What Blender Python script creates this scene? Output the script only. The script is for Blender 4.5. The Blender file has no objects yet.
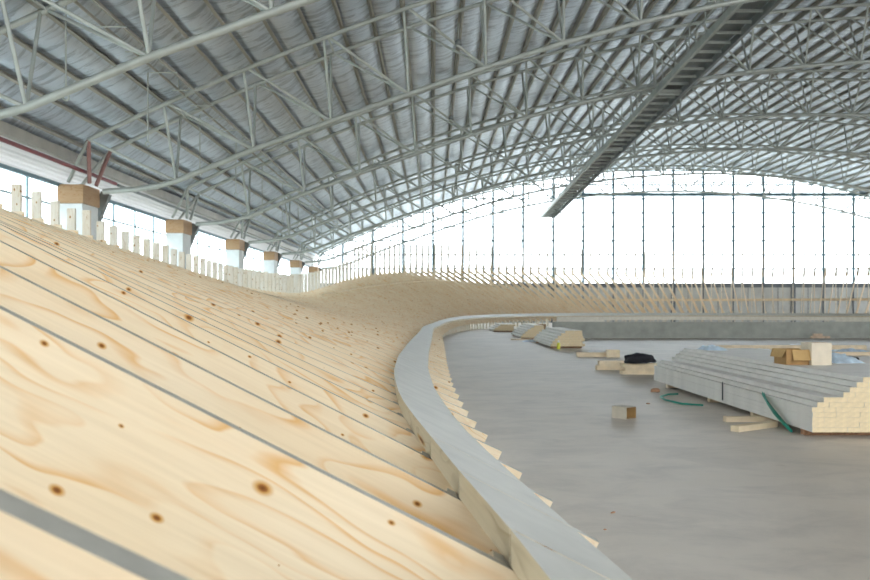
import bpy, math, random
import numpy as np
from mathutils import Vector, Matrix, noise
random.seed(7)
S = bpy.context.scene
COL = S.collection
HC = 1.45            # height of the lens above the concrete floor
PI = math.pi

# ------------------------------------------------------------------ helpers
class MB:
    def __init__(self): self.v = []; self.f = []; self.m = []; self.sm = []
    def add(self, vs, fs, mi=0, smooth=False):
        o = len(self.v); self.v += [tuple(p) for p in vs]
        for k, f in enumerate(fs):
            self.f.append([i + o for i in f]); self.m.append(mi[k] if isinstance(mi, list) else mi); self.sm.append(smooth)
        return self
    def box(self, x0, x1, y0, y1, z0, z1, mi=0, M=None):
        vs = [(x, y, z) for z in (z0, z1) for y in (y0, y1) for x in (x0, x1)]
        if M is not None: vs = [tuple(M @ Vector(p)) for p in vs]
        return self.add(vs, [[0, 2, 3, 1], [4, 5, 7, 6], [0, 1, 5, 4], [2, 6, 7, 3], [0, 4, 6, 2], [1, 3, 7, 5]], mi)
    def prism(self, poly, y0, y1, emi=None, smi=0):
        # poly: (x,z) outline, extruded along y; emi = material index per edge, smi = faces
        n = len(poly)
        vs = [(x, y0, z) for x, z in poly] + [(x, y1, z) for x, z in poly]
        fs = [list(range(n)), list(range(2 * n - 1, n - 1, -1))]; mi = [smi, smi]
        for i in range(n):
            j = (i + 1) % n
            fs.append([j, i, i + n, j + n]); mi.append(emi[i] if emi else smi)
        return self.add(vs, fs, mi)
    def tube(self, pts, r, n=8, mi=0, cap=True):
        pts = [Vector(p) for p in pts]; rings = []; up = None
        for i, p in enumerate(pts):
            d = (pts[min(i + 1, len(pts) - 1)] - pts[max(i - 1, 0)]).normalized()
            if up is None or abs(up.dot(d)) > .97:
                up = Vector((0, 0, 1)) if abs(d.z) < .9 else Vector((0, 1, 0))
            a = d.cross(up).normalized(); b = a.cross(d).normalized(); up = b
            rings.append([tuple(p + a * (r * math.cos(2 * PI * k / n)) + b * (r * math.sin(2 * PI * k / n))) for k in range(n)])
        vs = [q for rg in rings for q in rg]; fs = []
        for i in range(len(pts) - 1):
            for k in range(n):
                fs.append([i * n + k, i * n + (k + 1) % n, (i + 1) * n + (k + 1) % n, (i + 1) * n + k])
        self.add(vs, fs, mi, True)
        if cap:
            self.add(rings[0], [list(range(n))[::-1]], mi); self.add(rings[-1], [list(range(n))], mi)
        return self
    def bar(self, p0, p1, w, h, mi=0):
        p0 = Vector(p0); p1 = Vector(p1); d = (p1 - p0); L = d.length; d.normalize()
        up = Vector((0, 0, 1)) if abs(d.z) < .95 else Vector((0, 1, 0))
        a = up.cross(d).normalized(); b = d.cross(a)
        M = Matrix(((d.x, a.x, b.x, p0.x), (d.y, a.y, b.y, p0.y), (d.z, a.z, b.z, p0.z), (0, 0, 0, 1)))
        return self.box(0, L, -w / 2, w / 2, -h / 2, h / 2, mi, M)
    def lathe(self, prof, n=16, mi=0, c=(0, 0, 0)):
        vs = []; fs = []
        for r, z in prof:
            for k in range(n): vs.append((c[0] + r * math.cos(2 * PI * k / n), c[1] + r * math.sin(2 * PI * k / n), c[2] + z))
        for i in range(len(prof) - 1):
            for k in range(n): fs.append([i * n + k, i * n + (k + 1) % n, (i + 1) * n + (k + 1) % n, (i + 1) * n + k])
        return self.add(vs, fs, mi, True)
    def mesh(self, name, mats):
        me = bpy.data.meshes.new(name); me.from_pydata(self.v, [], self.f)
        for m in mats: me.materials.append(m)
        me.polygons.foreach_set('material_index', self.m); me.polygons.foreach_set('use_smooth', self.sm)
        me.update(); return me
    def build(self, name, mats, parent=None, loc=None):
        if not isinstance(mats, (list, tuple)): mats = [mats]
        return put(name, self.mesh(name, mats), parent, loc)

def put(name, me, parent=None, loc=None, rot=None):
    o = bpy.data.objects.new(name, me); COL.objects.link(o)
    if parent is not None: o.parent = parent
    if loc is not None: o.location = loc
    if rot is not None: o.rotation_euler = rot
    return o
def tag(o, label=None, cat=None, group=None, kind=None):
    if label: o['label'] = label
    if cat: o['category'] = cat
    if group: o['group'] = group
    if kind: o['kind'] = kind
    return o
def thing(name, label, cat, loc=(0, 0, 0), rz=0, group=None):
    o = put(name, None, None, loc, (0, 0, rz)); return tag(o, label, cat, group)
def struct(o): o['kind'] = 'structure'; return o

ONES = 'zeroth first second third fourth fifth sixth seventh eighth ninth tenth eleventh twelfth thirteenth fourteenth fifteenth sixteenth seventeenth eighteenth nineteenth'.split()
TENS = ['', '', 'twenty', 'thirty', 'forty', 'fifty', 'sixty', 'seventy', 'eighty', 'ninety']
TENTH = ['', '', 'twentieth', 'thirtieth', 'fortieth', 'fiftieth', 'sixtieth', 'seventieth', 'eightieth', 'ninetieth']
def nth(n):
    if n < 20: return ONES[n]
    if n >= 100: return 'hundredth' if n == 100 else 'hundred-and-' + nth(n - 100)
    return TENTH[n // 10] if n % 10 == 0 else TENS[n // 10] + '-' + ONES[n % 10]

def at(px, py, drop):            # point on the level `drop` metres under the lens
    y = 846. * drop / (py - 307.); return Vector(((px - 433.) * y / 846., y, HC - drop))

# ------------------------------------------------------------------ materials
def new_mat(name):
    m = bpy.data.materials.new(name); m.use_nodes = True; nt = m.node_tree
    b = nt.nodes['Principled BSDF']; return m, nt, b
def N(nt, t, **kw):
    n = nt.nodes.new(t)
    for k, v in kw.items():
        if k in n.inputs: n.inputs[k].default_value = v
        else: setattr(n, k, v)
    return n
def ramp(nt, stops, interp='LINEAR'):
    n = nt.nodes.new('ShaderNodeValToRGB'); cr = n.color_ramp; cr.interpolation = interp
    while len(cr.elements) < len(stops): cr.elements.new(.5)
    for e, (p, c) in zip(cr.elements, stops): e.position = p; e.color = (*c, 1) if len(c) == 3 else c
    return n
def simple(name, col, rough=.6, metal=0., var=.12, scale=6., bump=0.):
    m, nt, b = new_mat(name); L = nt.links
    tc = N(nt, 'ShaderNodeTexCoord'); nz = N(nt, 'ShaderNodeTexNoise', Scale=scale, Detail=5.)
    L.new(tc.outputs['Object'], nz.inputs['Vector'])
    lo = tuple(c * (1 - var) for c in col); hi = tuple(min(1, c * (1 + var)) for c in col)
    r = ramp(nt, [(.3, lo), (.7, hi)]); L.new(nz.outputs['Fac'], r.inputs['Fac']); L.new(r.outputs['Color'], b.inputs['Base Color'])
    b.inputs['Roughness'].default_value = rough; b.inputs['Metallic'].default_value = metal
    if bump:
        bp = N(nt, 'ShaderNodeBump', Strength=bump, Distance=.02); L.new(nz.outputs['Fac'], bp.inputs['Height']); L.new(bp.outputs['Normal'], b.inputs['Normal'])
    return m

def plywood(name, base, late, tilt, knots=True, sc=1.0):
    m, nt, b = new_mat(name); L = nt.links
    tc = N(nt, 'ShaderNodeTexCoord'); oi = N(nt, 'ShaderNodeObjectInfo')
    mp = N(nt, 'ShaderNodeMapping'); mp.inputs['Rotation'].default_value = (0, tilt, 0)
    off = N(nt, 'ShaderNodeVectorMath', operation='SCALE'); off.inputs[0].default_value = (37., 11., 23.); L.new(oi.outputs['Random'], off.inputs['Scale'])
    ad = N(nt, 'ShaderNodeVectorMath', operation='ADD'); L.new(tc.outputs['Object'], mp.inputs['Vector'])
    L.new(mp.outputs['Vector'], ad.inputs[0]); L.new(off.outputs[0], ad.inputs[1])
    st = N(nt, 'ShaderNodeVectorMath', operation='MULTIPLY'); st.inputs[1].default_value = (1.1 * sc, 1., 5. * sc); L.new(ad.outputs[0], st.inputs[0])
    n1 = N(nt, 'ShaderNodeTexNoise', Scale=.9, Detail=2.5, Roughness=.45, Distortion=.35); L.new(st.outputs[0], n1.inputs['Vector'])
    mu = N(nt, 'ShaderNodeMath', operation='MULTIPLY'); mu.inputs[1].default_value = 12.; L.new(n1.outputs['Fac'], mu.inputs[0])
    fr = N(nt, 'ShaderNodeMath', operation='FRACT'); L.new(mu.outputs[0], fr.inputs[0])
    r1 = ramp(nt, [(0., (0, 0, 0)), (.6, (.10, .10, .10)), (.90, (.9, .9, .9)), (1., (0, 0, 0))]); L.new(fr.outputs[0], r1.inputs['Fac'])
    n2 = N(nt, 'ShaderNodeTexNoise', Scale=1.7, Detail=3.); L.new(st.outputs[0], n2.inputs['Vector'])
    r2 = ramp(nt, [(.36, (0, 0, 0)), (.62, (1, 1, 1))]); L.new(n2.outputs['Fac'], r2.inputs['Fac'])
    am = N(nt, 'ShaderNodeMath', operation='MULTIPLY'); L.new(r1.outputs['Color'], am.inputs[0]); L.new(r2.outputs['Color'], am.inputs[1])
    mx = N(nt, 'ShaderNodeMix', data_type='RGBA'); mx.inputs['A'].default_value = (*base, 1); mx.inputs['B'].default_value = (*late, 1)
    L.new(am.outputs[0], mx.inputs['Factor']); col = mx.outputs['Result']
    # fine fibre
    st2 = N(nt, 'ShaderNodeVectorMath', operation='MULTIPLY'); st2.inputs[1].default_value = (3., 1., 90.); L.new(ad.outputs[0], st2.inputs[0])
    n3 = N(nt, 'ShaderNodeTexNoise', Scale=1., Detail=2.); L.new(st2.outputs[0], n3.inputs['Vector'])
    r3 = ramp(nt, [(.3, (.93, .92, .9)), (.7, (1, 1, 1))]); L.new(n3.outputs['Fac'], r3.inputs['Fac'])
    m3 = N(nt, 'ShaderNodeMix', data_type='RGBA', blend_type='MULTIPLY'); m3.inputs['Factor'].default_value = 1.; L.new(col, m3.inputs['A']); L.new(r3.outputs['Color'], m3.inputs['B']); col = m3.outputs['Result']
    # slow tone differences from sheet to sheet and along a sheet
    n4 = N(nt, 'ShaderNodeTexNoise', Scale=.8, Detail=1.); L.new(ad.outputs[0], n4.inputs['Vector'])
    r4 = ramp(nt, [(.35, (.95, .9, .82)), (.65, (1, 1, 1))]); L.new(n4.outputs['Fac'], r4.inputs['Fac'])
    m4 = N(nt, 'ShaderNodeMix', data_type='RGBA', blend_type='MULTIPLY'); m4.inputs['Factor'].default_value = .7; L.new(col, m4.inputs['A']); L.new(r4.outputs['Color'], m4.inputs['B']); col = m4.outputs['Result']
    if knots:
        sx = N(nt, 'ShaderNodeSeparateXYZ'); L.new(ad.outputs[0], sx.inputs[0]); cx = N(nt, 'ShaderNodeCombineXYZ'); L.new(sx.outputs['X'], cx.inputs['X']); L.new(sx.outputs['Z'], cx.inputs['Y'])
        o5 = N(nt, 'ShaderNodeVectorMath', operation='MULTIPLY'); o5.inputs[1].default_value = (4.6, 7.4, 0); L.new(cx.outputs[0], o5.inputs[0])
        vo = N(nt, 'ShaderNodeTexVoronoi', Scale=1., Randomness=1.); vo.voronoi_dimensions = '2D'; L.new(o5.outputs[0], vo.inputs['Vector'])
        sep = N(nt, 'ShaderNodeSeparateColor'); L.new(vo.outputs['Color'], sep.inputs['Color'])
        # radius varies from knot to knot, some cells have none
        rr = N(nt, 'ShaderNodeMapRange'); rr.inputs['From Min'].default_value = .30; rr.inputs['To Min'].default_value = 0.001; rr.inputs['To Max'].default_value = .088; L.new(sep.outputs['Red'], rr.inputs['Value'])
        dv = N(nt, 'ShaderNodeMath', operation='DIVIDE'); L.new(vo.outputs['Distance'], dv.inputs[0]); L.new(rr.outputs['Result'], dv.inputs[1])
        r5 = ramp(nt, [(0., (.16, .06, .015)), (.32, (.36, .17, .05)), (.5, (.75, .5, .22)), (.95, (1, 1, 1))]); 
        h5 = N(nt, 'ShaderNodeMath', operation='MULTIPLY'); h5.inputs[1].default_value = .5; L.new(dv.outputs[0], h5.inputs[0]); L.new(h5.outputs[0], r5.inputs['Fac'])
        m5 = N(nt, 'ShaderNodeMix', data_type='RGBA', blend_type='MULTIPLY'); m5.inputs['Factor'].default_value = 1.; L.new(col, m5.inputs['A']); L.new(r5.outputs['Color'], m5.inputs['B']); col = m5.outputs['Result']
    L.new(col, b.inputs['Base Color']); b.inputs['Roughness'].default_value = .62
    b.inputs['Specular IOR Level'].default_value = .25
    return m

PLY = plywood('pine_plywood', (.83, .705, .52), (.72, .42, .16), math.radians(27))
NOSE = plywood('pine_nose', (.83, .71, .53), (.72, .48, .24), math.radians(27), sc=1.6)
EDGE = simple('grey_board_edge', (.44, .425, .37), .55, var=.12, scale=14)
PLANKTOP = simple('grey_plank_face', (.42, .40, .335), .45, var=.10, scale=5)
PLANKSIDE = plywood('plank_side', (.66, .58, .43), (.45, .36, .22), 0, knots=True, sc=1.5)
POST = plywood('post_board', (.80, .75, .66), (.66, .54, .38), PI / 2, sc=1.2)
BOARD = simple('grey_lumber', (.74, .71, .66), .6, var=.08, scale=3)
CREAM = simple('cream_board_end', (.78, .63, .40), .7, var=.08, scale=20)
PALE = simple('pale_timber', (.76, .62, .42), .65, var=.12, scale=5)
STEEL = simple('galvanised_steel', (.50, .53, .50), .42, .35, var=.1, scale=3)
DSTEEL = simple('dark_steel', (.22, .24, .24), .45, .4, var=.12, scale=3)
PRIMER = simple('red_primer', (.38, .20, .18), .5, .1)
REDPIPE = simple('red_paint', (.20, .025, .03), .4)
PURL = simple('purlin_steel', (.40, .38, .33), .5, .3, var=.1, scale=2)
MULL = simple('mullion_paint', (.13, .22, .26), .5, .1)
THINBAR = simple('thin_bar_paint', (.28, .40, .44), .5)
CONC = simple('concrete_wall', (.37, .375, .33), .85, var=.14, scale=2.2, bump=.2)
PIER = simple('white_concrete', (.72, .74, .73), .8, var=.06, scale=3)
CAPM = plywood('pier_cap_timber', (.46, .30, .17), (.36, .18, .08), 0, knots=False)
CARD = simple('cardboard', (.52, .33, .13), .8, var=.08, scale=9)
CARDIN = simple('cardboard_inside', (.40, .23, .09), .85, var=.1, scale=9)
CARDPALE = simple('pale_cardboard', (.74, .64, .49), .8, var=.06, scale=9)
KRAFT = simple('kraft_grey', (.52, .46, .37), .8, var=.08, scale=9)
FASC = simple('pale_fascia', (.82, .78, .68), .65, var=.08, scale=5)
BLACK = simple('black_fabric', (.012, .012, .017), .8, var=.3, scale=12, bump=.4)
GREEN = simple('green_strap', (.02, .27, .19), .4, var=.15)
BLK = simple('black_plastic', (.02, .02, .025), .5)
BLUEFILM = simple('blue_white_film', (.62, .74, .84), .3, var=.2, scale=7)
WHITE = simple('white_plastic', (.85, .85, .83), .4)
YEL = simple('yellow_green_plastic', (.72, .70, .06), .4)
BRICK = simple('cream_block', (.66, .50, .36), .8)
RUB = simple('rubble_brown', (.42, .23, .13), .9, var=.3, scale=30)
CORR = simple('white_cladding', (.70, .71, .70), .55, var=.05)
PANEL = simple('grey_wall_panel', (.52, .53, .52), .7, var=.12, scale=.8)
DPANEL = simple('dark_wall_band', (.15, .17, .19), .7, var=.2, scale=1.4)
GROUND = simple('ground_outside', (.42, .42, .38), .9, var=.1, scale=.3)

def floor_mat():
    m, nt, b = new_mat('floor_concrete'); L = nt.links
    tc = N(nt, 'ShaderNodeTexCoord')
    n1 = N(nt, 'ShaderNodeTexNoise', Scale=.35, Detail=6., Roughness=.6); L.new(tc.outputs['Object'], n1.inputs['Vector'])
    st = N(nt, 'ShaderNodeVectorMath', operation='MULTIPLY'); st.inputs[1].default_value = (.8, 1.1, 1.); L.new(tc.outputs['Object'], st.inputs[0])
    n2 = N(nt, 'ShaderNodeTexNoise', Scale=1.6, Detail=9., Roughness=.68, Distortion=.5); L.new(st.outputs[0], n2.inputs['Vector'])
    r1 = ramp(nt, [(.3, (.575, .505, .425)), (.7, (.69, .615, .53))]); L.new(n1.outputs['Fac'], r1.inputs['Fac'])
    r2 = ramp(nt, [(.3, (.80, .80, .81)), (.55, (1, 1, 1)), (.75, (1.0, .99, .97))]); L.new(n2.outputs['Fac'], r2.inputs['Fac'])
    mx = N(nt, 'ShaderNodeMix', data_type='RGBA', blend_type='MULTIPLY'); mx.inputs['Factor'].default_value = 1.
    L.new(r1.outputs['Color'], mx.inputs['A']); L.new(r2.outputs['Color'], mx.inputs['B'])
    n3 = N(nt, 'ShaderNodeTexNoise', Scale=2.2, Detail=4.); L.new(st.outputs[0], n3.inputs['Vector'])
    r3 = ramp(nt, [(.69, (1, 1, 1)), (.74, (.72, .68, .64))]); L.new(n3.outputs['Fac'], r3.inputs['Fac'])
    m2 = N(nt, 'ShaderNodeMix', data_type='RGBA', blend_type='MULTIPLY'); m2.inputs['Factor'].default_value = .5; L.new(mx.outputs['Result'], m2.inputs['A']); L.new(r3.outputs['Color'], m2.inputs['B'])
    L.new(m2.outputs['Result'], b.inputs['Base Color'])
    b.inputs['Roughness'].default_value = .5; b.inputs['Specular IOR Level'].default_value = .5
    bp = N(nt, 'ShaderNodeBump', Strength=.15, Distance=.01); L.new(n2.outputs['Fac'], bp.inputs['Height']); L.new(bp.outputs['Normal'], b.inputs['Normal'])
    return m
FLOOR = floor_mat()

def foil_mat():
    m, nt, b = new_mat('foil_insulation'); L = nt.links
    tc = N(nt, 'ShaderNodeTexCoord')
    st = N(nt, 'ShaderNodeVectorMath', operation='MULTIPLY'); st.inputs[1].default_value = (1.1, 4.6, 1.1); L.new(tc.outputs['Object'], st.inputs[0])
    n1 = N(nt, 'ShaderNodeTexNoise', Scale=1., Detail=4., Roughness=.6, Distortion=.6); L.new(st.outputs[0], n1.inputs['Vector'])
    n2 = N(nt, 'ShaderNodeTexNoise', Scale=.25, Detail=2.); L.new(tc.outputs['Object'], n2.inputs['Vector'])
    r = ramp(nt, [(.3, (.51, .57, .65)), (.7, (.66, .73, .82))]); L.new(n2.outputs['Fac'], r.inputs['Fac'])
    r1 = ramp(nt, [(.40, (.52, .53, .55)), (.5, (1, 1, 1))]); L.new(n1.outputs['Fac'], r1.inputs['Fac'])  # shade of the wrinkles painted into the foil colour
    mx = N(nt, 'ShaderNodeMix', data_type='RGBA', blend_type='MULTIPLY'); mx.inputs['Factor'].default_value = .8
    L.new(r.outputs['Color'], mx.inputs['A']); L.new(r1.outputs['Color'], mx.inputs['B'])
    L.new(mx.outputs['Result'], b.inputs['Base Color'])
    b.inputs['Metallic'].default_value = .6; b.inputs['Roughness'].default_value = .3
    bp = N(nt, 'ShaderNodeBump', Strength=.75, Distance=.05); L.new(n1.outputs['Fac'], bp.inputs['Height']); L.new(bp.outputs['Normal'], b.inputs['Normal'])
    return m
FOIL = foil_mat()

def glass_mat():
    m = bpy.data.materials.new('clear_pane'); m.use_nodes = True; nt = m.node_tree; nt.nodes.clear(); L = nt.links
    o = N(nt, 'ShaderNodeOutputMaterial'); t = N(nt, 'ShaderNodeBsdfTransparent'); t.inputs['Color'].default_value = (.93, .985, 1., 1)
    g = N(nt, 'ShaderNodeBsdfGlossy'); g.inputs['Roughness'].default_value = .15
    x = N(nt, 'ShaderNodeMixShader'); x.inputs['Fac'].default_value = .05
    L.new(t.outputs[0], x.inputs[1]); L.new(g.outputs[0], x.inputs[2]); L.new(x.outputs[0], o.inputs['Surface']); return m
GLASS = glass_mat()

def sheet_mat():
    m = bpy.data.materials.new('translucent_sheet'); m.use_nodes = True; nt = m.node_tree; nt.nodes.clear(); L = nt.links
    o = N(nt, 'ShaderNodeOutputMaterial'); t = N(nt, 'ShaderNodeBsdfTranslucent'); t.inputs['Color'].default_value = (.60, .60, .60, 1)
    g = N(nt, 'ShaderNodeBsdfDiffuse'); g.inputs['Color'].default_value = (.75, .75, .74, 1)
    x = N(nt, 'ShaderNodeMixShader'); x.inputs['Fac'].default_value = .5
    L.new(t.outputs[0], x.inputs[1]); L.new(g.outputs[0], x.inputs[2]); L.new(x.outputs[0], o.inputs['Surface']); return m
SHEET = sheet_mat()

# ------------------------------------------------------------------ building shell
Y0, Y1 = -32., 78.            # hall from behind the lens to the glazed end
XC = 21.45                   # middle of the hall
XL, XR = -11.05, 53.95
def arch(X): u = X / 1.3 - 16.5; return HC + 1.3 * (7.98 - .01 * u * u - .13 * math.exp(-((abs(u) - 17.4) / 3.6) ** 2))        # bottom chord
def top_chord(X): u = X / 1.3 - 16.5; return HC + 1.3 * (9.62 - .01 * u * u)
def roof(X): return top_chord(X) + .33

struct(MB().box(XL - .6, XR + .6, Y0, Y1 + .3, -.3, 0).build('floor', FLOOR))
struct(MB().box(-160, 220, -120, 260, -.6, -.31).build('ground', GROUND))

# roof lining: foil blanket sagging between the purlins
SP = .95
mb = MB(); xs = []; half = [0.]
while half[-1] < XR - XC + .6:
    g = (roof(XC + half[-1] + .01) - roof(XC + half[-1])) / .01
    half.append(half[-1] + SP / math.sqrt(1 + g * g))
purl_x = [XC - h for h in half[:0:-1]] + [XC + h for h in half]
SEG = 6; ROOF_Y0 = -17.  # roofing stops short out of view so daylight falls in from overhead
ys = np.linspace(ROOF_Y0, Y1 + .2, 56)
for i in range(len(purl_x) - 1):
    for j in range(SEG): xs.append((purl_x[i] + (purl_x[i + 1] - purl_x[i]) * j / SEG, i, j / SEG))
xs.append((purl_x[-1], len(purl_x) - 1, 0.))
vs = []
for y in ys:
    for x, i, t in xs:
        sag = .13 * (1 + .5 * noise.noise((i * 1.7, y * .35, 0))) * math.sin(PI * t) ** .7
        vs.append((x, y, roof(x) - sag))
nx = len(xs); fs = [[a * nx + b, a * nx + b + 1, (a + 1) * nx + b + 1, (a + 1) * nx + b] for a in range(len(ys) - 1) for b in range(nx - 1)]
mb.add(vs, fs, 0, True)
ceil = struct(mb.build('ceiling', FOIL))
# outer skin of the roof, so that no sky comes through the lining
mb = MB(); n = 60
px = [XL - .6 + (XR - XL + 1.2) * i / n for i in range(n + 1)]
vs = [(x, y, roof(x) + dz) for y in (ROOF_Y0, Y1 + .4) for dz in (.06, .16) for x in px]
m_ = n + 1; fs = []
for i in range(n):
    fs += [[i, i + 1, 2 * m_ + i + 1, 2 * m_ + i], [m_ + i, 3 * m_ + i, 3 * m_ + i + 1, m_ + i + 1], [i, m_ + i, m_ + i + 1, i + 1], [2 * m_ + i, 2 * m_ + i + 1, 3 * m_ + i + 1, 3 * m_ + i]]
struct(mb.add(vs, fs).build('roof', CORR))

# purlins
pm = MB(); L_ = Y1 - ROOF_Y0
pm.box(-.008, .008, 0, L_, -.19, 0); pm.box(-.008, .07, 0, L_, -.19, -.178)
pm.box(-.07, .008, 0, L_, -.012, 0)
pme = pm.mesh('roof_purlin', [PURL])
for i, x in enumerate(purl_x[1:-1]):
    sl = math.atan((roof(x + .1) - roof(x - .1)) / .2)
    o = put('roof_purlin', pme, None, (x, ROOF_Y0, roof(x) - .005), (0, -sl, 0))
    tag(o, 'long steel purlin under the silver roof, %s from the left eave' % nth(i + 1), 'purlin', 'steel purlins under the roof lining')

# ------------------------------------------------------------------ arch trusses
TR_Y = [16.1, 25.5, 35.5, 45.6, 55.6, 65.8, 75.8]
XA, XB = -7.74, 2 * XC + 7.74
NP = 25
nodes = [XA + (XB - XA) * i / NP for i in range(NP + 1)]
DY = .85
def tnode(x): return max(min(top_chord(x), 99), 0)
def truss_meshes():
    out = []
    bc = [(XA - 2.2, 0, HC + 3.48), (XA - 1.2, 0, HC + 3.55), (XA - .5, 0, HC + 3.66)] + [(x, 0, arch(x)) for x in nodes] + [(XB + .5, 0, HC + 3.66), (XB + 1.2, 0, HC + 3.55), (XB + 2.2, 0, HC + 3.48)]
    out.append(('bottom_chord', MB().tube(bc, .085, 10), STEEL))
    xe0, xe1 = XA - 2.3, XB + 2.3
    for s in (-1, 1):
        out.append(('top_chord', MB().tube([(xe0 + (xe1 - xe0) * i / 40, s * DY, top_chord(xe0 + (xe1 - xe0) * i / 40)) for i in range(41)], .07, 8), STEEL))
    for i, x in enumerate(nodes):
        for s in (-1, 1):
            out.append(('upright_strut', MB().tube([(x, 0, arch(x)), (x + .12 * (1 if x < XC else -1) * -1, s * DY, top_chord(x))], .044, 6), STEEL))
        if i % 2 == 0: out.append(('cross_strut', MB().tube([(x, -DY, top_chord(x)), (x, DY, top_chord(x))], .03, 6), STEEL))
    for i in range(NP):
        a, b = (nodes[i], nodes[i + 1]) if i < NP / 2 else (nodes[i + 1], nodes[i])
        for s in (-1, 1): out.append(('diagonal_strut', MB().tube([(a, s * DY, top_chord(a)), (b, 0, arch(b))], .042, 6), STEEL))
    for s in (-1, 1):
        out.append(('diagonal_strut', MB().tube([(xe0, s * DY, top_chord(xe0)), (XA, 0, arch(XA))], .042, 6), STEEL))
        out.append(('diagonal_strut', MB().tube([(xe1, s * DY, top_chord(xe1)), (XB, 0, arch(XB))], .042, 6), STEEL))
    for xe, c in ((xe0, -10.55), (xe1, 2 * XC + 10.55)):
        sg = 1 if c < 0 else -1
        for s in (-1, 1):
            out.append(('end_leg', MB().tube([(xe, s * DY, top_chord(xe)), (c + .3 * sg, s * .25, HC + 3.70)], .06, 8), None))
            out.append(('end_leg', MB().tube([(xe, s * DY, top_chord(xe)), (c - .25 * sg, s * .45, HC + 3.70)], .055, 8), STEEL))
    return out
tdefs = [(n_, b_.mesh(n_, [m_ or STEEL]), m_) for n_, b_, m_ in truss_meshes()]
primer_mesh = {}
ordw = ['nearest', 'second', 'third', 'fourth', 'fifth', 'sixth', 'farthest']
for ti, ty in enumerate(TR_Y):
    t = thing('arch_truss', ('nearest grey steel pipe arch truss, cut off at the top left' if ti == 0 else '%s grey steel pipe arch truss from the camera%s' % (ordw[ti], ', just before the glazed end wall' if ti == 6 else ', spanning under the silver roof')), 'truss', (0, ty, 0), 0, 'arch trusses spanning the hall')
    for n_, me, m_ in tdefs:
        if m_ is None and ti == 1:
            if me.name not in primer_mesh:
                c = me.copy(); c.materials[0] = PRIMER; primer_mesh[me.name] = c
            o = put(n_, primer_mesh[me.name], t); o['label'] = 'end leg in dull red primer'
        else: put(n_, me, t)

# ------------------------------------------------------------------ left side: piers, glazing, cladding
capm = MB().box(-.42, .34, -.62, .62, 0, .55).mesh('cap', [CAPM])
shm = MB().box(-.40, .30, -.58, .58, 0, HC + 3.05).mesh('shaft', [PIER])
stm = MB(); stm.bar((.44, .9, HC + 3.55), (-.1, .9, HC + 2.2), .22, .28); stm.bar((-.1, .9, HC + 2.35), (-.1, .9, 0), .22, .26)
stm = stm.mesh('steel_brace', [DSTEEL])
for i, ty in enumerate(TR_Y):
    t = thing('wall_pier', 'white concrete pier with timber-brown head by the left wall, %s from the camera' % ('nearest' if i == 0 else nth(i + 1)), 'pier', (-10.63, ty, 0), 0, 'piers along the left wall')
    put('shaft', shm, t); put('cap', capm, t, (0, 0, HC + 3.06)); o = put('steel_brace', stm, t); o['label'] = 'dark steel brace'
# cladding band over the windows
mb = MB(); n = 400; vs = []
za, zb = HC + 3.66, roof(XL) - .02
for i in range(n + 1):
    z = za + (zb - za) * min(1, i / 16.)
    if i > 16: break
    for y in (Y0, Y1): vs.append((XL + (.025 if i % 2 else 0), y, z))
fs = [[2 * i, 2 * i + 1, 2 * i + 3, 2 * i + 2] for i in range(16)]
mb.add(vs, fs)
struct(mb.build('wall_left', SHEET))
struct(MB().box(XL - .2, XL + .05, Y0, Y1, 0, .8).build('wall_left_base', CONC))
w = struct(put('window_1', None, None, (XL, 0, 0)))
MB().box(-.02, -.012, Y0, Y1, .8, HC + 3.62).build('pane', GLASS, w)
mb = MB(); y = 6.4
while y < Y1: mb.box(-.03, .03, y - .025, y + .025, .8, HC + 3.6); y += 2.08
for z in (HC + .6, HC + 1.8, HC + 2.98): mb.box(-.03, .03, 6, Y1, z - .025, z + .025)
mb.build('mullions', THINBAR, w)
MB().box(-.06, .06, 6, Y1, HC + 3.56, HC + 3.66).build('head_rail', MULL, w)
# pipes and eave beam along the left wall
tag(MB().tube([(-10.35, 8, HC + 4.02), (-10.35, 27.6, HC + 4.02)], .06, 8).build('fire_pipe', REDPIPE), 'dark red pipe running under the eave at the far left', 'pipe')
tag(MB().tube([(-10.35, 27.8, HC + 4.0), (-10.35, 77, HC + 4.0)], .05, 8).build('fire_pipe', DSTEEL), 'dark grey pipe carrying on under the eave past the red one', 'pipe')
struct(MB().box(-10.95, -10.75, 6, Y1, HC + 4.35, HC + 4.65).build('trim_1', PURL))

# hanger hooks under the near roof
for i in range(9):
    y = 17.4 + i * 5.0
    b = MB().tube([(0, 0, roof(-7.5) - .1), (0, 0, HC + 4.36)], .02, 6)
    b.tube([(0.06 * math.sin(a), 0, HC + 4.31 + .06 * math.cos(a)) for a in [k * 2 * PI / 14 for k in range(15)]], .018, 6)
    b.lathe([(0, .06), (.06, .05), (.06, 0), (0, 0)], 10, 0, (0, 0, roof(-7.5) - .15))
    o = b.build('hanger_rod', STEEL, None, (-7.55, y, 0))
    tag(o, 'thin hanger rod with a ring end above the left bank, %s from the camera' % nth(i + 1), 'hanger', 'hanger rods in a row')

# cable ladder under the roof at the left
t = thing('cable_ladder', 'narrow cable ladder slung lengthways under the left roof slope', 'cable tray', (-7.0, 14, roof(-7.0) - .45))
for s in (-.22, .22): MB().box(s - .012, s + .012, 0, 62, -.035, .035).build('side_rail', PURL, t)
rg = MB().box(-.34, .34, -.025, .025, -.075, -.055).mesh('rung', [STEEL])
for i in range(34): put('rung', rg, t, (0, .8 + i * 1.8, 0))
hg = MB().box(-.012, .012, -.012, .012, .05, .40).mesh('hanger', [STEEL])
for i in range(8): put('hanger', hg, t, (-.22, 2 + i * 8, 0))

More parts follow.
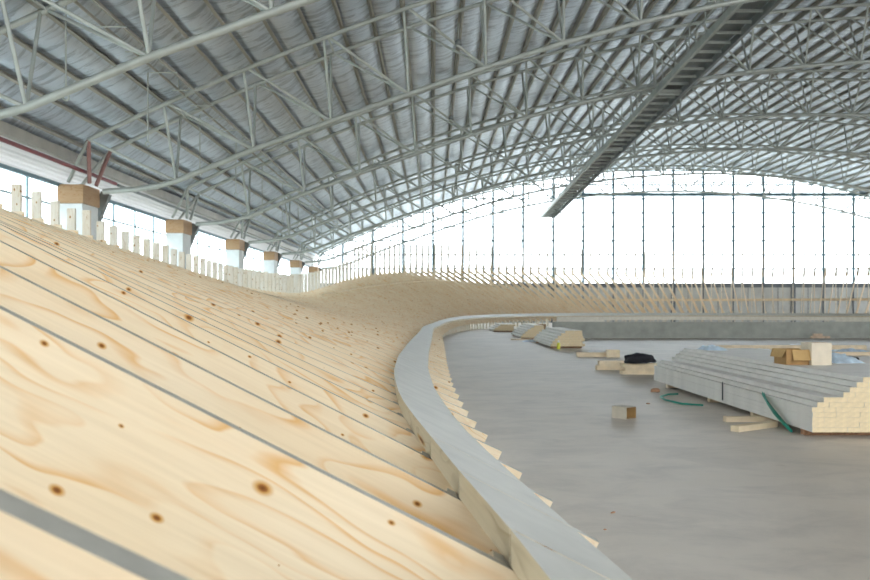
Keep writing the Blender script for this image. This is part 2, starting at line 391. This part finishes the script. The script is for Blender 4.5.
# floodlights between the chords
for i, ty in enumerate(TR_Y[1:]):
    t = thing('flood_light', 'small dark round lamp on the %s arch truss' % nth(i + 2), 'lamp', (.75, ty - .35, arch(.75) + .95), 0, 'small lamps on the trusses')
    MB().lathe([(0, .08), (.06, .07), (.10, 0), (.115, -.10), (0, -.09)], 14).build('lamp_housing', DSTEEL, t)
    MB().tube([(0, 0, .1), (0, 0, .55), (0, .3, .6)], .02, 6).build('bracket', STEEL, t)

# ------------------------------------------------------------------ glazed end wall
GW = HC + 2.2
w = struct(put('window_2', None, None, (0, Y1, 0)))
n = 60; xs_ = [XL + (XR - XL) * i / n for i in range(n + 1)]
mb = MB(); vs = [(x, 0, GW) for x in xs_] + [(x, 0, roof(x) + .05) for x in xs_]
mb.add(vs, [[i, i + 1, n + 2 + i, n + 1 + i] for i in range(n)]); mb.build('pane', GLASS, w)
MX = [13.83 + 2.766 * k for k in range(-8, 15)]
for x in MX:
    if XL < x < XR: MB().box(x - .1, x + .1, -.16, -.01, GW, roof(x) - .1).build('mullion', MULL, w)
k = 0
while True:
    z = HC + 3.52 + 1.29 * k
    xr = [x for x in np.linspace(XL, XR, 200) if roof(x) - .1 > z]
    if not xr: break
    MB().box(xr[0], xr[-1], -.06, -.012, z - .06, z + .06).build('transom', THINBAR, w); k += 1
b = MB(); b.box(XL, XR, 0, .3, 0, GW - .4); b.box(XL, XR, -.05, .3, GW - .4, GW, 1)
for i, x in enumerate(MX):
    if XL < x < XR: b.box(x - (.2 if i % 4 == 3 else .04), x + (.2 if i % 4 == 3 else .04), -.12, 0, 0, GW - .02, 1)
    if XL < x + 1.38 < XR: b.box(x + 1.36, x + 1.40, -.03, 0, 0, GW - .4, 1)
struct(b.build('wall_back', [PANEL, DPANEL], None, (0, Y1, 0)))
# unseen end behind the camera: wall stops low light, roof gap added for daylight
struct(MB().box(XL, XR, -.3, 0, 0, 9.).build('wall_front', PANEL, None, (0, Y0, 0)))
# wind girder in front of the glazing
t = thing('wind_girder', 'straight steel lattice girder lying level before the end glazing', 'girder', (0, 76.9, HC))
MB().box(11.4, 39.5, -.1, .1, 10.08, 10.36).build('bottom_rail', MULL, t)
MB().tube([(13.6, 0, 11.35), (34.0, 0, 11.35)], .05, 6).build('top_rail', MULL, t)
for k in range(14):
    x = 13.83 + 1.383 * k
    MB().tube([(x, 0, 10.3), (x + .7, 0, 11.35)], .03, 6).build('web_strut', MULL, t)
    MB().tube([(x + 1.383, 0, 10.3), (x + .7, 0, 11.35)], .03, 6).build('web_strut', MULL, t)

# ------------------------------------------------------------------ service catwalk
t = thing('service_catwalk', 'long dark steel catwalk with rungs hung lengthways below the roof', 'catwalk', (9.36, 33., HC + 9.1))
P0 = Vector((.22, -15, .70)); P1 = Vector((-.53, 37.2, -1.73)); d = P1 - P0
W = 1.08
def cp(f, dx=0, dz=0): return P0 + d * f + Vector((dx, 0, dz))
for dx in (0, W): MB().bar(cp(0, dx), cp(1, dx), .12, .26).build('side_rail', STEEL if dx == 0 else DSTEEL, t)
MB().bar(cp(0, W / 2, .14), cp(1, W / 2, .14), W - .14, .02).build('deck', DSTEEL, t)
for k in range(56): MB().bar(cp((k + .5) / 56, .06, .02), cp((k + .5) / 56, W - .06, .02), .07, .09).build('rung', STEEL, t)
for k in range(28):
    f = (k + .5) / 28 * .93
    MB().bar(cp(f, .5 * W - .5 * W, .1), cp(f, 0, 1.15), .04, .04).build('handrail_post', STEEL, t)
for dz in (1.15, .65): MB().bar(cp(0, 0, dz), cp(.93, 0, dz), .05, .05).build('handrail', STEEL, t)
for ty in TR_Y[2:5]:
    f = (ty - 18.) / 52.2
    MB().bar(cp(f, -.05, -.02), cp(f, W + .12, -.02), .14, .14).build('bracket', STEEL, t)
    MB().bar(cp(f, -.02, .1), cp(f, -.02, 2.2), .10, .10).build('hanger', STEEL, t)

# ------------------------------------------------------------------ banked track frames
XT = np.array([[-1, 1.3], [.3, 1.07], [1.0, .965], [1.92, .84], [2.62, .745], [3.32, .656], [4.02, .572], [4.72, .5], [5.42, .443], [6.15, .396], [6.86, .353], [7.5, .32], [8.2, .298], [10, .25], [14, .24], [20, .28], [30, .32]])
HO = np.array([[-2, 3.1], [1., 2.9], [1.92, 3.02], [2.62, 2.94], [3.32, 2.886], [4.02, 2.77], [6, 2.3], [9, 1.95], [12, 1.68], [13.9, 1.56], [17.5, 1.36], [19.2, 1.22], [22.4, 1.0], [26, .83], [29.5, .70]])
frames = []      # (tip x, tip y, outward angle psi, plan width, outer height above lens)
ylist = [-1.1, -.4, .3, 1.0, 1.92, 2.62] + [3.32 + .7 * k for k in range(38)]
for y in ylist:
    xt = float(np.interp(y, XT[:, 0], XT[:, 1]))
    h = float(np.interp(y, HO[:, 0], HO[:, 1]))
    if y == 1.0: xt, h = .965, -.93 + .476 * 7.865
    frames.append((xt, y, 0., xt + 6.9, h))
NSTR = len(frames)
kn = [.0036, .0071, .0109, .0247, .0418, .04, .0409, .0391, .0335, .033]
NCV = 96 + 12
kk = np.interp(np.arange(NCV), np.linspace(0, 95, 9).tolist() + [120], kn)
sv = .7 * (1 + 4.8232 * kk); psi = np.cumsum(kk * sv)
CX = -6.9 + np.cumsum(np.sin(psi) * sv); CY = 28.8042 + .42 + np.cumsum(np.cos(psi) * sv)
hi = [0, 6, 12, 15, 18, 21, 24, 27, 30, 33, 36, 39, 42, 45, 48, 51, 54, 60, 66, 72, 78, 84, 93, 110]
hv = [.70, .63, .61, .66, .78, .97, 1.2, 1.5, 1.78, 2.05, 2.3, 2.48, 2.66, 2.82, 2.96, 3.03, 3.08, 3.13, 3.13, 3.08, 3.06, 3.02, 2.95, 2.8]
for i in range(NCV):
    wd = float(np.interp(i, [0, 10, 30, 108], [7.22, 7.4, 7.3, 7.2]))
    frames.append((CX[i] + wd * math.cos(psi[i]), CY[i] - wd * math.sin(psi[i]), float(psi[i]), wd, float(np.interp(i, hi, hv))))

T = .032
def frame_profile(w, t):
    top = lambda x: .52 + t * x
    dep = lambda x: .50 if x < 2.5 else .50 - .30 * min(1, (x - 2.5) / (w - 2.5)) ** .8
    xs_ = [.55, 1.5, 2.5, 4.0, 5.5, w - .22]
    up = [(x, top(x)) for x in xs_] + [(w - .22, top(w - .22) + .07), (w, top(w - .22) + .07)]
    lo = [(w, top(w) - dep(w))] + [(x, max(.03, top(x) - dep(x))) for x in (5.5, 4.0, 2.5, 1.5)] + [(.55, max(.03, top(.55) - .34))]
    return up + lo, top
for fi, (tx, ty, ps, w, ho) in enumerate(frames):
    t = (ho + .93) / w; ph = math.atan(t)
    ci = fi - NSTR                      # index in the curve
    tall = ci >= 31
    if fi < 3: lab = ['plywood track frame behind the camera', 'plywood track frame at the camera, out of view at the left', 'plywood track frame just before the camera, below the picture'][fi]
    elif fi == 3: lab = 'nearest knotty plywood track frame, blurred in the bottom left corner'
    elif ci < 0: lab = 'knotty plywood track frame of the left bank, %s up from the bottom left corner' % nth(fi - 2)
    elif not tall: lab = 'slender short-posted track frame in the far dip, %s before the first tall post' % nth(31 - ci)
    else: lab = 'track frame with tall thin post in the far bend, %s from the left' % nth(ci - 30)
    fr = thing('track_frame', lab, 'track frame', (tx, ty, 0), math.atan2(math.sin(ps), -math.cos(ps)), 'timber frames of the banked track')
    poly, top = frame_profile(w, t); T = .032 if fi > 3 else .055
    n = len(poly)
    emi = [1] * 7 + [0] * (n - 7); emi[5] = 0
    MB().prism(poly, -T / 2, T / 2, emi).build('beam', [PLY, EDGE], fr)
    # nose board fixed behind the beam, its end cut square to the slope
    d_ = .17; s_, c_ = math.sin(ph), math.cos(ph)
    nose = [(0, .52), (.70, top(.70)), (.74, top(.74) - .06), (1.2, top(1.2) - .06), (1.2 + d_ * s_, top(1.2) - d_ * c_), (d_ * s_, .52 - d_ * c_)]
    MB().prism(nose, -T / 2 - .058, -T / 2 - .003, [1, 0, 0, 0, 0, 0]).build('nose_board', [NOSE, EDGE], fr)
    MB().box(.34, .46, -T / 2 - .115, -T / 2 - .062, 0, top(.3) - .05).build('foot', POST, fr)
    zt = top(w - .22)
    if not tall:
        yy = ty if ci < 0 else CY[ci]
        ph_ = float(np.interp(yy, [3, 13.8, 17.5, 22, 27, 40, 51], [.56, .54, .46, .58, .66, .95, 1.1]))
        ph_ *= 1 + .03 * random.uniform(-1, 1)
        if fi == NSTR - 38 + 19: ph_ += .1
    else: ph_ = .42
    wp = .15
    pst = MB().box(w - wp, w, -T / 2 - .068, -T / 2 - .003, 0, zt + ph_).build('post', POST, fr)
    if tall:
        MB().box(w - .13, w - .02, -T / 2 - .150, -T / 2 - .072, zt - .3, zt + 1.95).build('guard_post', POST, pst)
NF = len(frames)

def fpt(i, lx, dz=0.):            # point on the top of frame i
    tx, ty, ps, w, ho = frames[i]
    return Vector((tx - math.cos(ps) * lx, ty + math.sin(ps) * lx, .52 + (ho + .93) / w * lx + dz))

# edge plank: bent board segments lying over the frames
def plank(i0, i1, label, group, sub=3, ext=.0):
    b = MB(); st = []
    m = (i1 - i0) * sub
    for k in range(m + 1):
        f = i0 + k / sub + (.008 if k == 0 and i0 > 0 else -.008 if k == m else 0); i = min(int(f), NF - 2); u = f - i
        def q(lx, dz): return fpt(i, lx, dz) * (1 - u) + fpt(i + 1, lx, dz) * u
        st.append([q(.31, .004), q(.665, .004), q(.665, .088), q(.31, .088)])
    vs = [p for s in st for p in s]; fs = []; mi = []
    for k in range(m):
        a = 4 * k; c = a + 4
        fs += [[a, a + 1, c + 1, c], [a + 1, a + 2, c + 2, c + 1], [a + 2, a + 3, c + 3, c + 2], [a + 3, a, c, c + 3]]; mi += [1, 1, 0, 1]
    fs += [[3, 2, 1, 0], [4 * m, 4 * m + 1, 4 * m + 2, 4 * m + 3]]; mi += [1, 1]
    b.add(vs, fs, mi)
    o = b.build('edge_plank', [PLANKTOP, PLANKSIDE]); tag(o, label, 'plank', group)
segs = [(0, 4, 'nearest bent grey edge plank, leaving the picture at the bottom'),
        (4, 5, 'short grey edge plank piece, second from the bottom of the picture'),
        (5, 6, 'short grey edge plank piece, third from the bottom of the picture'),
        (6, 16, 'grey edge plank curving leftwards, longest in the middle of the picture'),
        (16, 30, 'grey edge plank running straight away past the bend'),
        (30, NSTR + 4, 'grey edge plank at the end of the straight before the far bend')]
a = NSTR + 4; k = 0
while a < NF - 1:
    e = min(a + 13, NF - 1); k += 1
    segs.append((a, e, 'grey edge plank along the foot of the far bend, %s from the left' % nth(k))); a = e
for a, e, l in segs: plank(a, e, l, 'planks along the inner track edge')

# pale boards closing the front of the far bend, under the plank
def fascia(i0, i1, zlo, label):
    b = MB(); n = i1 - i0; vs = []
    for i in range(i0, i1 + 1):
        tx, ty, ps, w, ho = frames[i]
        for lx in (-.012, -.047):
            for z in (zlo, .70): vs.append((tx - math.cos(ps) * lx, ty + math.sin(ps) * lx, z))
    fs = [[2, 3, 1, 0]]
    for k in range(n):
        a = 4 * k; c = a + 4
        fs += [[a, a + 1, c + 1, c], [a + 1, a + 3, c + 3, c + 1], [a + 3, a + 2, c + 2, c + 3], [a + 2, a, c, c + 2]]
    fs.append([4 * n, 4 * n + 1, 4 * n + 3, 4 * n + 2]); b.add(vs, fs)
    tag(b.build('fascia_board', FASC), label, 'board', 'fascia boards of the far bend')
tipx = [433 + 846 * f[0] / f[1] if f[1] > 0 else 0 for f in frames]
fa = min(i for i in range(NSTR + 45, NF) if tipx[i] > 552); fb = min(i for i in range(fa, NF) if tipx[i] > 600); fc = min(i for i in range(fb, NF) if tipx[i] > 835)
fascia(fa, fb, .10, 'deep pale fascia board at the left start of the far bend front')
fascia(fb, fc, .42, 'long shallow pale fascia board over the dark gaps of the far bend')
fascia(fc, NF - 1, .10, 'deep pale fascia board at the right edge of the far bend front')
# batten on the upper part of the bank in the far dip
b = MB(); pts = [fpt(NSTR + i, frames[NSTR + i][3] - float(np.interp(i, [18, 34, 46], [.75, 1.7, 1.8])), .035) for i in range(18, 47)]
for p, q in zip(pts[:-1], pts[1:]): b.bar(p, q, .09, .06)
tag(b.build('timber_batten', PALE), 'thin pale batten laid across the frames high on the far bend', 'batten')
# waler behind the far bend
b = MB()
for i in range(NSTR + 58, NF - 1):
    tx, ty, ps, w, ho = frames[i]; tx2, ty2, ps2, w2, _ = frames[i + 1]
    b.bar((tx - math.cos(ps) * (w + .04), ty + math.sin(ps) * (w + .04), HC + .62), (tx2 - math.cos(ps2) * (w2 + .04), ty2 + math.sin(ps2) * (w2 + .04), HC + .62), .05, .2)
tag(b.build('timber_waler', PALE), 'level brown timber rail behind the posts of the far bend', 'rail')

# ------------------------------------------------------------------ infield
# low concrete wall across the infield
struct(MB().box(5.6, 34., 39.5, 39.75, 0, .75).build('wall_middle', CONC))

# stacks of boards
def stack(x0, y0, L, rows, width, bw, bh, base, where, group, jit=.006):
    me = MB()
    me.add([(x, y, z) for z in (0, bh - .0008) for y in (0, L) for x in (0, bw - .0008)],
           [[0, 2, 3, 1], [4, 5, 7, 6], [0, 1, 5, 4], [2, 6, 7, 3], [0, 4, 6, 2], [1, 3, 7, 5]], [0, 0, 1, 1, 0, 0])
    me = me.mesh('lumber_board', [BOARD, CREAM])
    for r, off in enumerate(rows):
        x = x0 + off; k = 0
        while x + bw <= x0 + width + .01:
            k += 1
            o = put('lumber_board', me, None, (x, y0 + random.uniform(-jit, jit), base + r * bh))
            tag(o, 'grey-sided board, layer %d from the bottom, %s from the left, %s' % (r + 1, nth(k), where), 'board', group)
            x += bw
X0s, Y0s = 4.17, 9.3
stack(X0s, Y0s, 6.65, [0, 0, 0, .005, .0, .055, .125, .34, .41, .49, .56], 1.97, .13, .055, .072, 'in the big stack', 'boards in the big stack at the right')
def chunk(name, label, cat, p, size, rz, mat, group=None, z=0., rx=0.):
    b = MB(); sx, sy, sz = size; b.box(-sx / 2, sx / 2, -sy / 2, sy / 2, 0, sz)
    o = b.build(name, mat, None, (p[0], p[1], z)); o.rotation_euler = (rx, 0, rz); return tag(o, label, cat, group)
# bearers under the big stack
for i, y in enumerate((9.62, 11.15, 12.9, 15.2)):
    chunk('bearer_block', ['dark brown bearer under the front end of the big stack', 'bearer under the big stack just behind the green strap', 'bearer under the middle of the big stack', 'bearer under the far end of the big stack'][i], 'bearer', (X0s + .98, y), (1.9, .1, .07), 0, RUB if i == 0 else PALE, 'bearers under the big stack')
chunk('timber_offcut', 'pale offcut poking out from under the big stack, the farther one', 'offcut', (4.02, 10.72), (.66, .10, .066), .06, PALE, 'offcuts under the big stack edge')
chunk('timber_offcut', 'pale offcut poking out from under the big stack, the nearer one', 'offcut', (3.82, 10.05), (.76, .11, .066), .60, PALE, 'offcuts under the big stack edge')
# strap hanging off the big stack
def ribbon(pts, wv, th=.004):
    b = MB(); wv = Vector(wv); vs = []
    for p in pts: p = Vector(p); vs += [p - wv, p + wv]
    fs = [[2 * i, 2 * i + 1, 2 * i + 3, 2 * i + 2] for i in range(len(pts) - 1)]
    n = len(vs); off = Vector(wv.cross(Vector(pts[-1]) - Vector(pts[0])).normalized()) * th
    vs2 = vs + [v + off for v in vs]; fs2 = fs + [[n + a for a in f[::-1]] for f in fs]
    for i in range(len(pts) - 1): fs2 += [[2 * i, 2 * i + 2, n + 2 * i + 2, n + 2 * i], [2 * i + 1, n + 2 * i + 1, n + 2 * i + 3, 2 * i + 3]]
    fs2 += [[0, n, n + 1, 1], [n - 2, n - 1, 2 * n - 1, 2 * n - 2]]
    b.add(vs2, fs2); return b
sp = [at(754.5, 393, 1.085), at(760, 402, 1.17), at(768, 412, 1.26), at(780, 423, 1.36), at(791, 432, 1.445)]
sp = [Vector((X0s - .02 - .05 * math.sin(PI * i / 4), p.y, p.z)) for i, p in enumerate(sp)]
t = thing('packing_strap', 'green plastic strap hanging in a loop down the big stack side', 'strap', (0, 0, 0))
ribbon(sp, (0, -.007, .021)).build('strap_band', GREEN, t)
ribbon([p + Vector((-.03 * math.sin(PI * i / 4) , -.06 * (1 - i / 4), .0)) for i, p in enumerate(sp)], (0, -.006, .016)).build('strap_band', GREEN, t)
fl = [at(678, 394.6, 1.446), at(668, 395.0, 1.446), at(660.5, 397.5, 1.446), at(665, 400.5, 1.446), at(682, 404.5, 1.446), at(703, 406, 1.446)]
b = MB(); b.tube([p + Vector((0, 0, .012)) for p in fl], .016, 6)
tag(b.build('packing_strap', GREEN), 'green plastic strap lying bent on the concrete floor', 'strap')
tag(MB().box(X0s - .008, X0s - .002, 12.15, 12.19, .11, .37).build('packing_strap', BLK), 'thin black vertical strap mark on the side of the big stack', 'strap')
# rubble and chips on the floor
def lump(r, sq, seed, n=2, amp=.35):
    import bmesh
    bm = bmesh.new(); bmesh.ops.create_icosphere(bm, subdivisions=n, radius=1.)
    for v in bm.verts:
        k = 1 + amp * noise.noise(v.co * 1.6 + Vector((seed, seed * 2, 0))); v.co = Vector((v.co.x * r[0] * k, v.co.y * r[1] * k, max(-.35, v.co.z) * sq * k))
    zmin = min(v.co.z for v in bm.verts)
    for v in bm.verts: v.co.z -= zmin
    me = bpy.data.meshes.new('lump'); bm.to_mesh(me); bm.free(); return me
def lump_obj(name, label, cat, p, r, sq, mat, seed, n=2, amp=.35, group=None):
    me = lump(r, sq, seed, n, amp); me.materials.append(mat)
    for q in me.polygons: q.use_smooth = True
    return tag(put(name, me, None, p), label, cat, group)
p = at(655.5, 392, 1.45); lump_obj('rubble_piece', 'small brown piece of rubble near the green strap on the floor', 'rubble', (p.x, p.y, 0), (.085, .06), .05, RUB, 3)
p = at(613, 513, 1.45); o = lump_obj('wood_chip', 'small brown wood chip on the bare floor, lower right', 'wood chip', (p.x, p.y, 0), (.028, .008), .008, RUB, 5); o.rotation_euler = (0, 0, .7)
p = at(605, 530, 1.45); lump_obj('wood_chip', 'tiny wood chip on the bare floor, lowest in the picture', 'wood chip', (p.x, p.y, 0), (.012, .008), .006, RUB, 8)
p = at(648, 404, 1.45); lump_obj('wood_chip', 'tiny dark chip on the floor left of the green strap', 'wood chip', (p.x, p.y, 0), (.03, .015), .012, RUB, 9)

# small open box on the floor
def open_box(name, label, p, size, rz, outm, inm, th=.006, z=0.):
    t = thing(name, label, 'box', (p[0], p[1], z), rz)
    sx, sy, sz = size
    b = MB(); b.box(-sx / 2, sx / 2, -sy / 2, sy / 2, 0, th); b.box(-sx / 2, sx / 2, -sy / 2, sy / 2, sz - th, sz)
    b.box(-sx / 2, -sx / 2 + th, -sy / 2, sy / 2, th, sz - th); b.box(-sx / 2 + th, sx / 2, sy / 2 - th, sy / 2, th, sz - th); b.box(-sx / 2 + th, sx / 2, -sy / 2, -sy / 2 + th, th, sz - th)
    b.build('carton_body', outm, t)
    b = MB(); e = .001
    b.box(-sx / 2 + th, sx / 2 - .002, -sy / 2 + th, sy / 2 - th, th, th + e); b.box(-sx / 2 + th, sx / 2 - .002, -sy / 2 + th, sy / 2 - th, sz - th - e, sz - th)
    b.box(-sx / 2 + th, -sx / 2 + th + e, -sy / 2 + th, sy / 2 - th, th, sz - th); b.box(-sx / 2 + th, sx / 2 - .002, sy / 2 - th - e, sy / 2 - th, th, sz - th)
    b.box(-sx / 2 + th, sx / 2 - .002, -sy / 2 + th, -sy / 2 + th + e, th, sz - th)
    o = b.build('lining', inm, t); o['label'] = 'brown inside'
    return t
# axis +x of the box is the open end
p = at(623.5, 418.5, 1.45)
open_box('cardboard_box', 'small grey-brown box open at one end, alone on the floor', (p.x + .02, p.y + .06), (.24, .20, .155), -math.radians(52), KRAFT, CARD)

# carton and pale box on the big stack
ztop = .072 + 11 * .055 + .001
t = thing('cardboard_carton', 'open brown cardboard carton with hanging flaps on top of the big stack', 'carton', (4.86, 11.45, ztop), .05)
sx, sy, sz, th = .33, .36, .20, .006
b = MB(); b.box(-sx / 2, sx / 2, -sy / 2, sy / 2, 0, th)
for s in (-1, 1):
    b.box(-sx / 2, sx / 2, s * (sy / 2 - th / 2) - th / 2, s * (sy / 2 - th / 2) + th / 2, th, sz)
    b.box(s * (sx / 2 - th / 2) - th / 2, s * (sx / 2 - th / 2) + th / 2, -sy / 2 + th, sy / 2 - th, th, sz)
body = b.build('carton_body', CARDIN, t)
def flap(w_, l_, loc, rot, nm='flap'):
    b = MB().box(-w_ / 2, w_ / 2, 0, l_, -.003, .003); o = b.build(nm, CARD, body); o.location = loc; o.rotation_euler = rot
flap(.30, .15, (.06, -sy / 2 - .004, sz + .004), (math.radians(-70), 0, PI))
flap(.38, .13, (0, sy / 2 + .004, sz + .004), (math.radians(-60), 0, 0))
flap(.34, .12, (-sx / 2 - .004, 0, sz + .004), (math.radians(-62), 0, PI / 2))
b = MB(); sx, sy, sz = .27, .30, .295; b.box(-sx / 2, sx / 2, -sy / 2, sy / 2, 0, sz)
t2 = thing('pale_box', 'pale closed box standing against the brown carton on the big stack', 'box', (5.145, 11.36, ztop), .04)
bb = b.build('box_body', CARDPALE, t2); MB().box(-sx / 2 - .001, sx / 2 + .001, -.03, .03, sz, sz + .002).build('tape', CARD, bb)

# film, hose and odds on the stack and beyond it
def film(name, label, cat, p, r, mat, seed, hgt=.12, nn=14):
    b = MB(); vs = []
    for j in range(nn + 1):
        for i in range(nn + 1):
            u, v = i / nn * 2 - 1, j / nn * 2 - 1
            e = max(0, 1 - max(abs(u), abs(v)) ** 3)
            z = .006 + hgt * e * (.5 + .9 * abs(noise.noise((u * 2.1 + seed, v * 2.1, seed))))
            vs.append((u * r[0] * (1 + .25 * noise.noise((u + seed, v, 3))), v * r[1] * (1 + .25 * noise.noise((u, v + seed, 7))), z))
    top = vs; bot = [(x, y, 0.) for x, y, z in vs]; m1 = nn + 1
    fs = [[j * m1 + i, j * m1 + i + 1, (j + 1) * m1 + i + 1, (j + 1) * m1 + i] for j in range(nn) for i in range(nn)]
    b.add(top, fs, 0, True); b.add(bot, [f[::-1] for f in fs], 0, False)
    rim = [i for i in range(m1)] + [j * m1 + nn for j in range(1, m1)] + [nn * m1 + i for i in range(nn - 1, -1, -1)] + [j * m1 for j in range(nn - 1, 0, -1)]
    N_ = m1 * m1
    b.add(top + bot, [[rim[k], N_ + rim[k], N_ + rim[(k + 1) % len(rim)], rim[(k + 1) % len(rim)]] for k in range(len(rim))])
    return tag(b.build(name, mat, None, p), label, cat)
p = at(850, 364, HC - ztop)
film('plastic_film', 'crumpled blue-white plastic film beside the pale box, at the right edge', 'plastic film', (5.72, 11.9, ztop), (.20, .32), BLUEFILM, 2, .13)
film('plastic_film', 'white plastic film scrap on the far end of the big stack', 'plastic film', (5.05, 15.3, ztop), (.18, .28), BLUEFILM, 9, .10)
b = MB(); b.tube([(5.72, 13.0, ztop + .06), (5.8, 12.7, ztop + .1), (5.95, 12.4, ztop + .055), (6.02, 12.0, ztop + .03)], .03, 8)
tag(b.build('black_hose', BLK), 'short black hose lying over the right side of the big stack', 'hose')
# long timbers on the floor behind the stack
for i, (xa, xb, y, hgt, lab) in enumerate([(9.3, 14.6, 28.6, .16, 'long pale timber lying across the floor behind the big stack, left one'),
        (14.9, 19.5, 27.6, .16, 'long pale timber lying across the floor behind the big stack, right one'),
        (11.5, 15.3, 25.4, .10, 'thin pale timber on the floor behind the carton')]):
    b = MB(); b.box(xa, xb, y - .12, y + .12, 0, hgt); tag(b.build('long_timber', PALE), lab, 'timber', 'long timbers on the floor')
for i, (px_, py_, r_, m_, lab) in enumerate([(757, 351, (.5, .3), WHITE, 'white plastic scrap on the floor left of the carton'), (847, 351.5, (.6, .3), BLUEFILM, 'bluish plastic scrap on the floor at the far right'), (802, 346, (.5, .25), WHITE, 'white scrap behind the long timbers')]):
    p = at(px_, py_, 1.45); film('plastic_film', lab, 'plastic film', (p.x, p.y, 0), r_, m_, 3 + i * 2, .10)

# planks with the black bag
def boards(name, cat, px0, px1, pyb, hgt, depth, labels, group, z=0., nlay=2):
    pa, pb = at(px0, pyb, 1.45 - z), at(px1, pyb, 1.45 - z); h = hgt / nlay
    for k in range(nlay):
        b = MB(); dx = .06 * (k % 2)
        b.box(pa.x + dx, pb.x - .04 * (k % 2), pa.y, pa.y + depth, z + k * h, z + (k + 1) * h - .003); tag(b.build(name, [PALE]), labels[k], cat, group)
boards('short_board', 'board', 622.5, 658, 374.5, .235, .30, ['bottom board of the short pile under the black bag', 'middle board of the short pile under the black bag', 'top board of the short pile under the black bag'], 'boards under the black bag', 0, 3)
boards('short_board', 'board', 597, 628, 370, .21, .22, ['lower board of the pair left of the black bag', 'upper board of the pair left of the black bag'], 'boards left of the black bag')
p = at(638.5, 374.5, 1.45)
o = lump_obj('black_bag', 'slack black bag lying on the short board pile', 'bag', (4.46, 18.25, .236), (.32, .22), .155, BLACK, 1.3, 4, .4)
boards('timber_offcut', 'offcut', 578, 607, 357, .13, .3, ['flat pale offcut on the floor behind the black bag'], 'offcuts behind the bag', 0, 1)
boards('timber_offcut', 'offcut', 607.5, 620, 357.5, .22, .25, ['short upright pale offcut on the floor behind the black bag'], 'offcuts behind the bag', 0, 1)
p = at(598, 353.5, 1.32); film('plastic_film', 'small white sheet on the flat offcut behind the bag', 'plastic film', (4.75, 24.7, .131), (.22, .12), WHITE, 21, .06)

# three far stacks and the bottle
for (x0, y0, L, wd, base, where, rows) in [(4.12, 29.6, 5.2, 1.2, .0, 'in the nearest far stack', [0, .06, .14, .24, .36, .50]),
        (3.95, 38.0, 5.0, 1.1, .0, 'in the middle far stack', [0, .08, .18, .30, .44, .58]),
        (3.5, 49.0, 4.5, 1.3, .0, 'in the farthest stack', [0, .12, .26, .4])]:
    for yb in (y0 + .4, y0 + L - .6):
        chunk('bearer_block', '%s bearer under the boards %s' % ('front' if yb < y0 + 1 else 'rear', where.replace('in the', 'of the')), 'bearer', (x0 + wd / 2, yb), (wd - .1, .1, .07), 0, RUB, 'bearers under the far stacks')
    stack(x0, y0, L, rows, wd, .15, .092, .071, where, 'boards ' + where, .03)
t = thing('drink_bottle', 'yellow-green bottle with white cap before the nearest far stack', 'bottle', (4.32, 29.1, 0))
MB().lathe([(0, 0), (.055, 0), (.06, .02), (.06, .16), (.04, .21), (.025, .23), (0, .23)], 16).build('bottle_body', YEL, t)
MB().lathe([(0, .23), (.032, .23), (.032, .30), (0, .30)], 12).build('cap', WHITE, t)
p = at(521, 340, 1.45); chunk('loose_board', 'pale loose board lying before the middle far stack', 'board', (p.x, p.y), (.9, .14, .06), .1, PALE)
p = at(531, 341.5, 1.45); film('plastic_film', 'bluish plastic scrap between the two nearer far stacks', 'plastic film', (p.x, p.y, 0), (.35, .4), BLUEFILM, 31, .1)
chunk('wooden_crate', 'brown wooden crate at the left end of the low concrete wall', 'crate', (5.0, 41.0), (.9, .5, .62), 0, CAPM)
# blocks at the low wall
for i, (dx, dz) in enumerate([(0, 0), (.22, 0), (.44, 0), (.10, .11), (.33, .11), (.66, 0)]):
    b = MB(); b.box(-.1, .1, -.06, .06, 0, .105); o = b.build('cream_block', BRICK, None, (17.6 + dx, 39.2 - .03 * (i % 2), dz)); o.rotation_euler = (0, 0, .12 * math.sin(i * 3))
    tag(o, ['left', 'second', 'third', 'upper left', 'upper right', 'rightmost'][i] + ' cream block in the little heap by the low wall', 'block', 'cream blocks by the low wall')

# ------------------------------------------------------------------ light, sky, camera
wd = bpy.data.worlds.new('World'); S.world = wd; wd.use_nodes = True; nt = wd.node_tree
bg = nt.nodes['Background']; bg.inputs['Color'].default_value = (.90, .95, 1., 1); bg.inputs['Strength'].default_value = 2.2

cam = bpy.data.cameras.new('camera'); co = bpy.data.objects.new('camera', cam); COL.objects.link(co)
co.location = (0, 0, HC); co.rotation_euler = (PI / 2, 0, 0)
cam.sensor_width = 36; cam.lens = 846 * 36 / 870.; cam.shift_x = 2 / 870.; cam.shift_y = 17 / 870.
cam.clip_start = .05; cam.clip_end = 600
cam.dof.use_dof = True; cam.dof.focus_distance = 5.2; cam.dof.aperture_fstop = 4.5
S.camera = co
S.view_settings.view_transform = 'Standard'; S.view_settings.look = 'None'; S.view_settings.gamma = 1; S.view_settings.use_curve_mapping = False
S.view_settings.exposure = 1.6
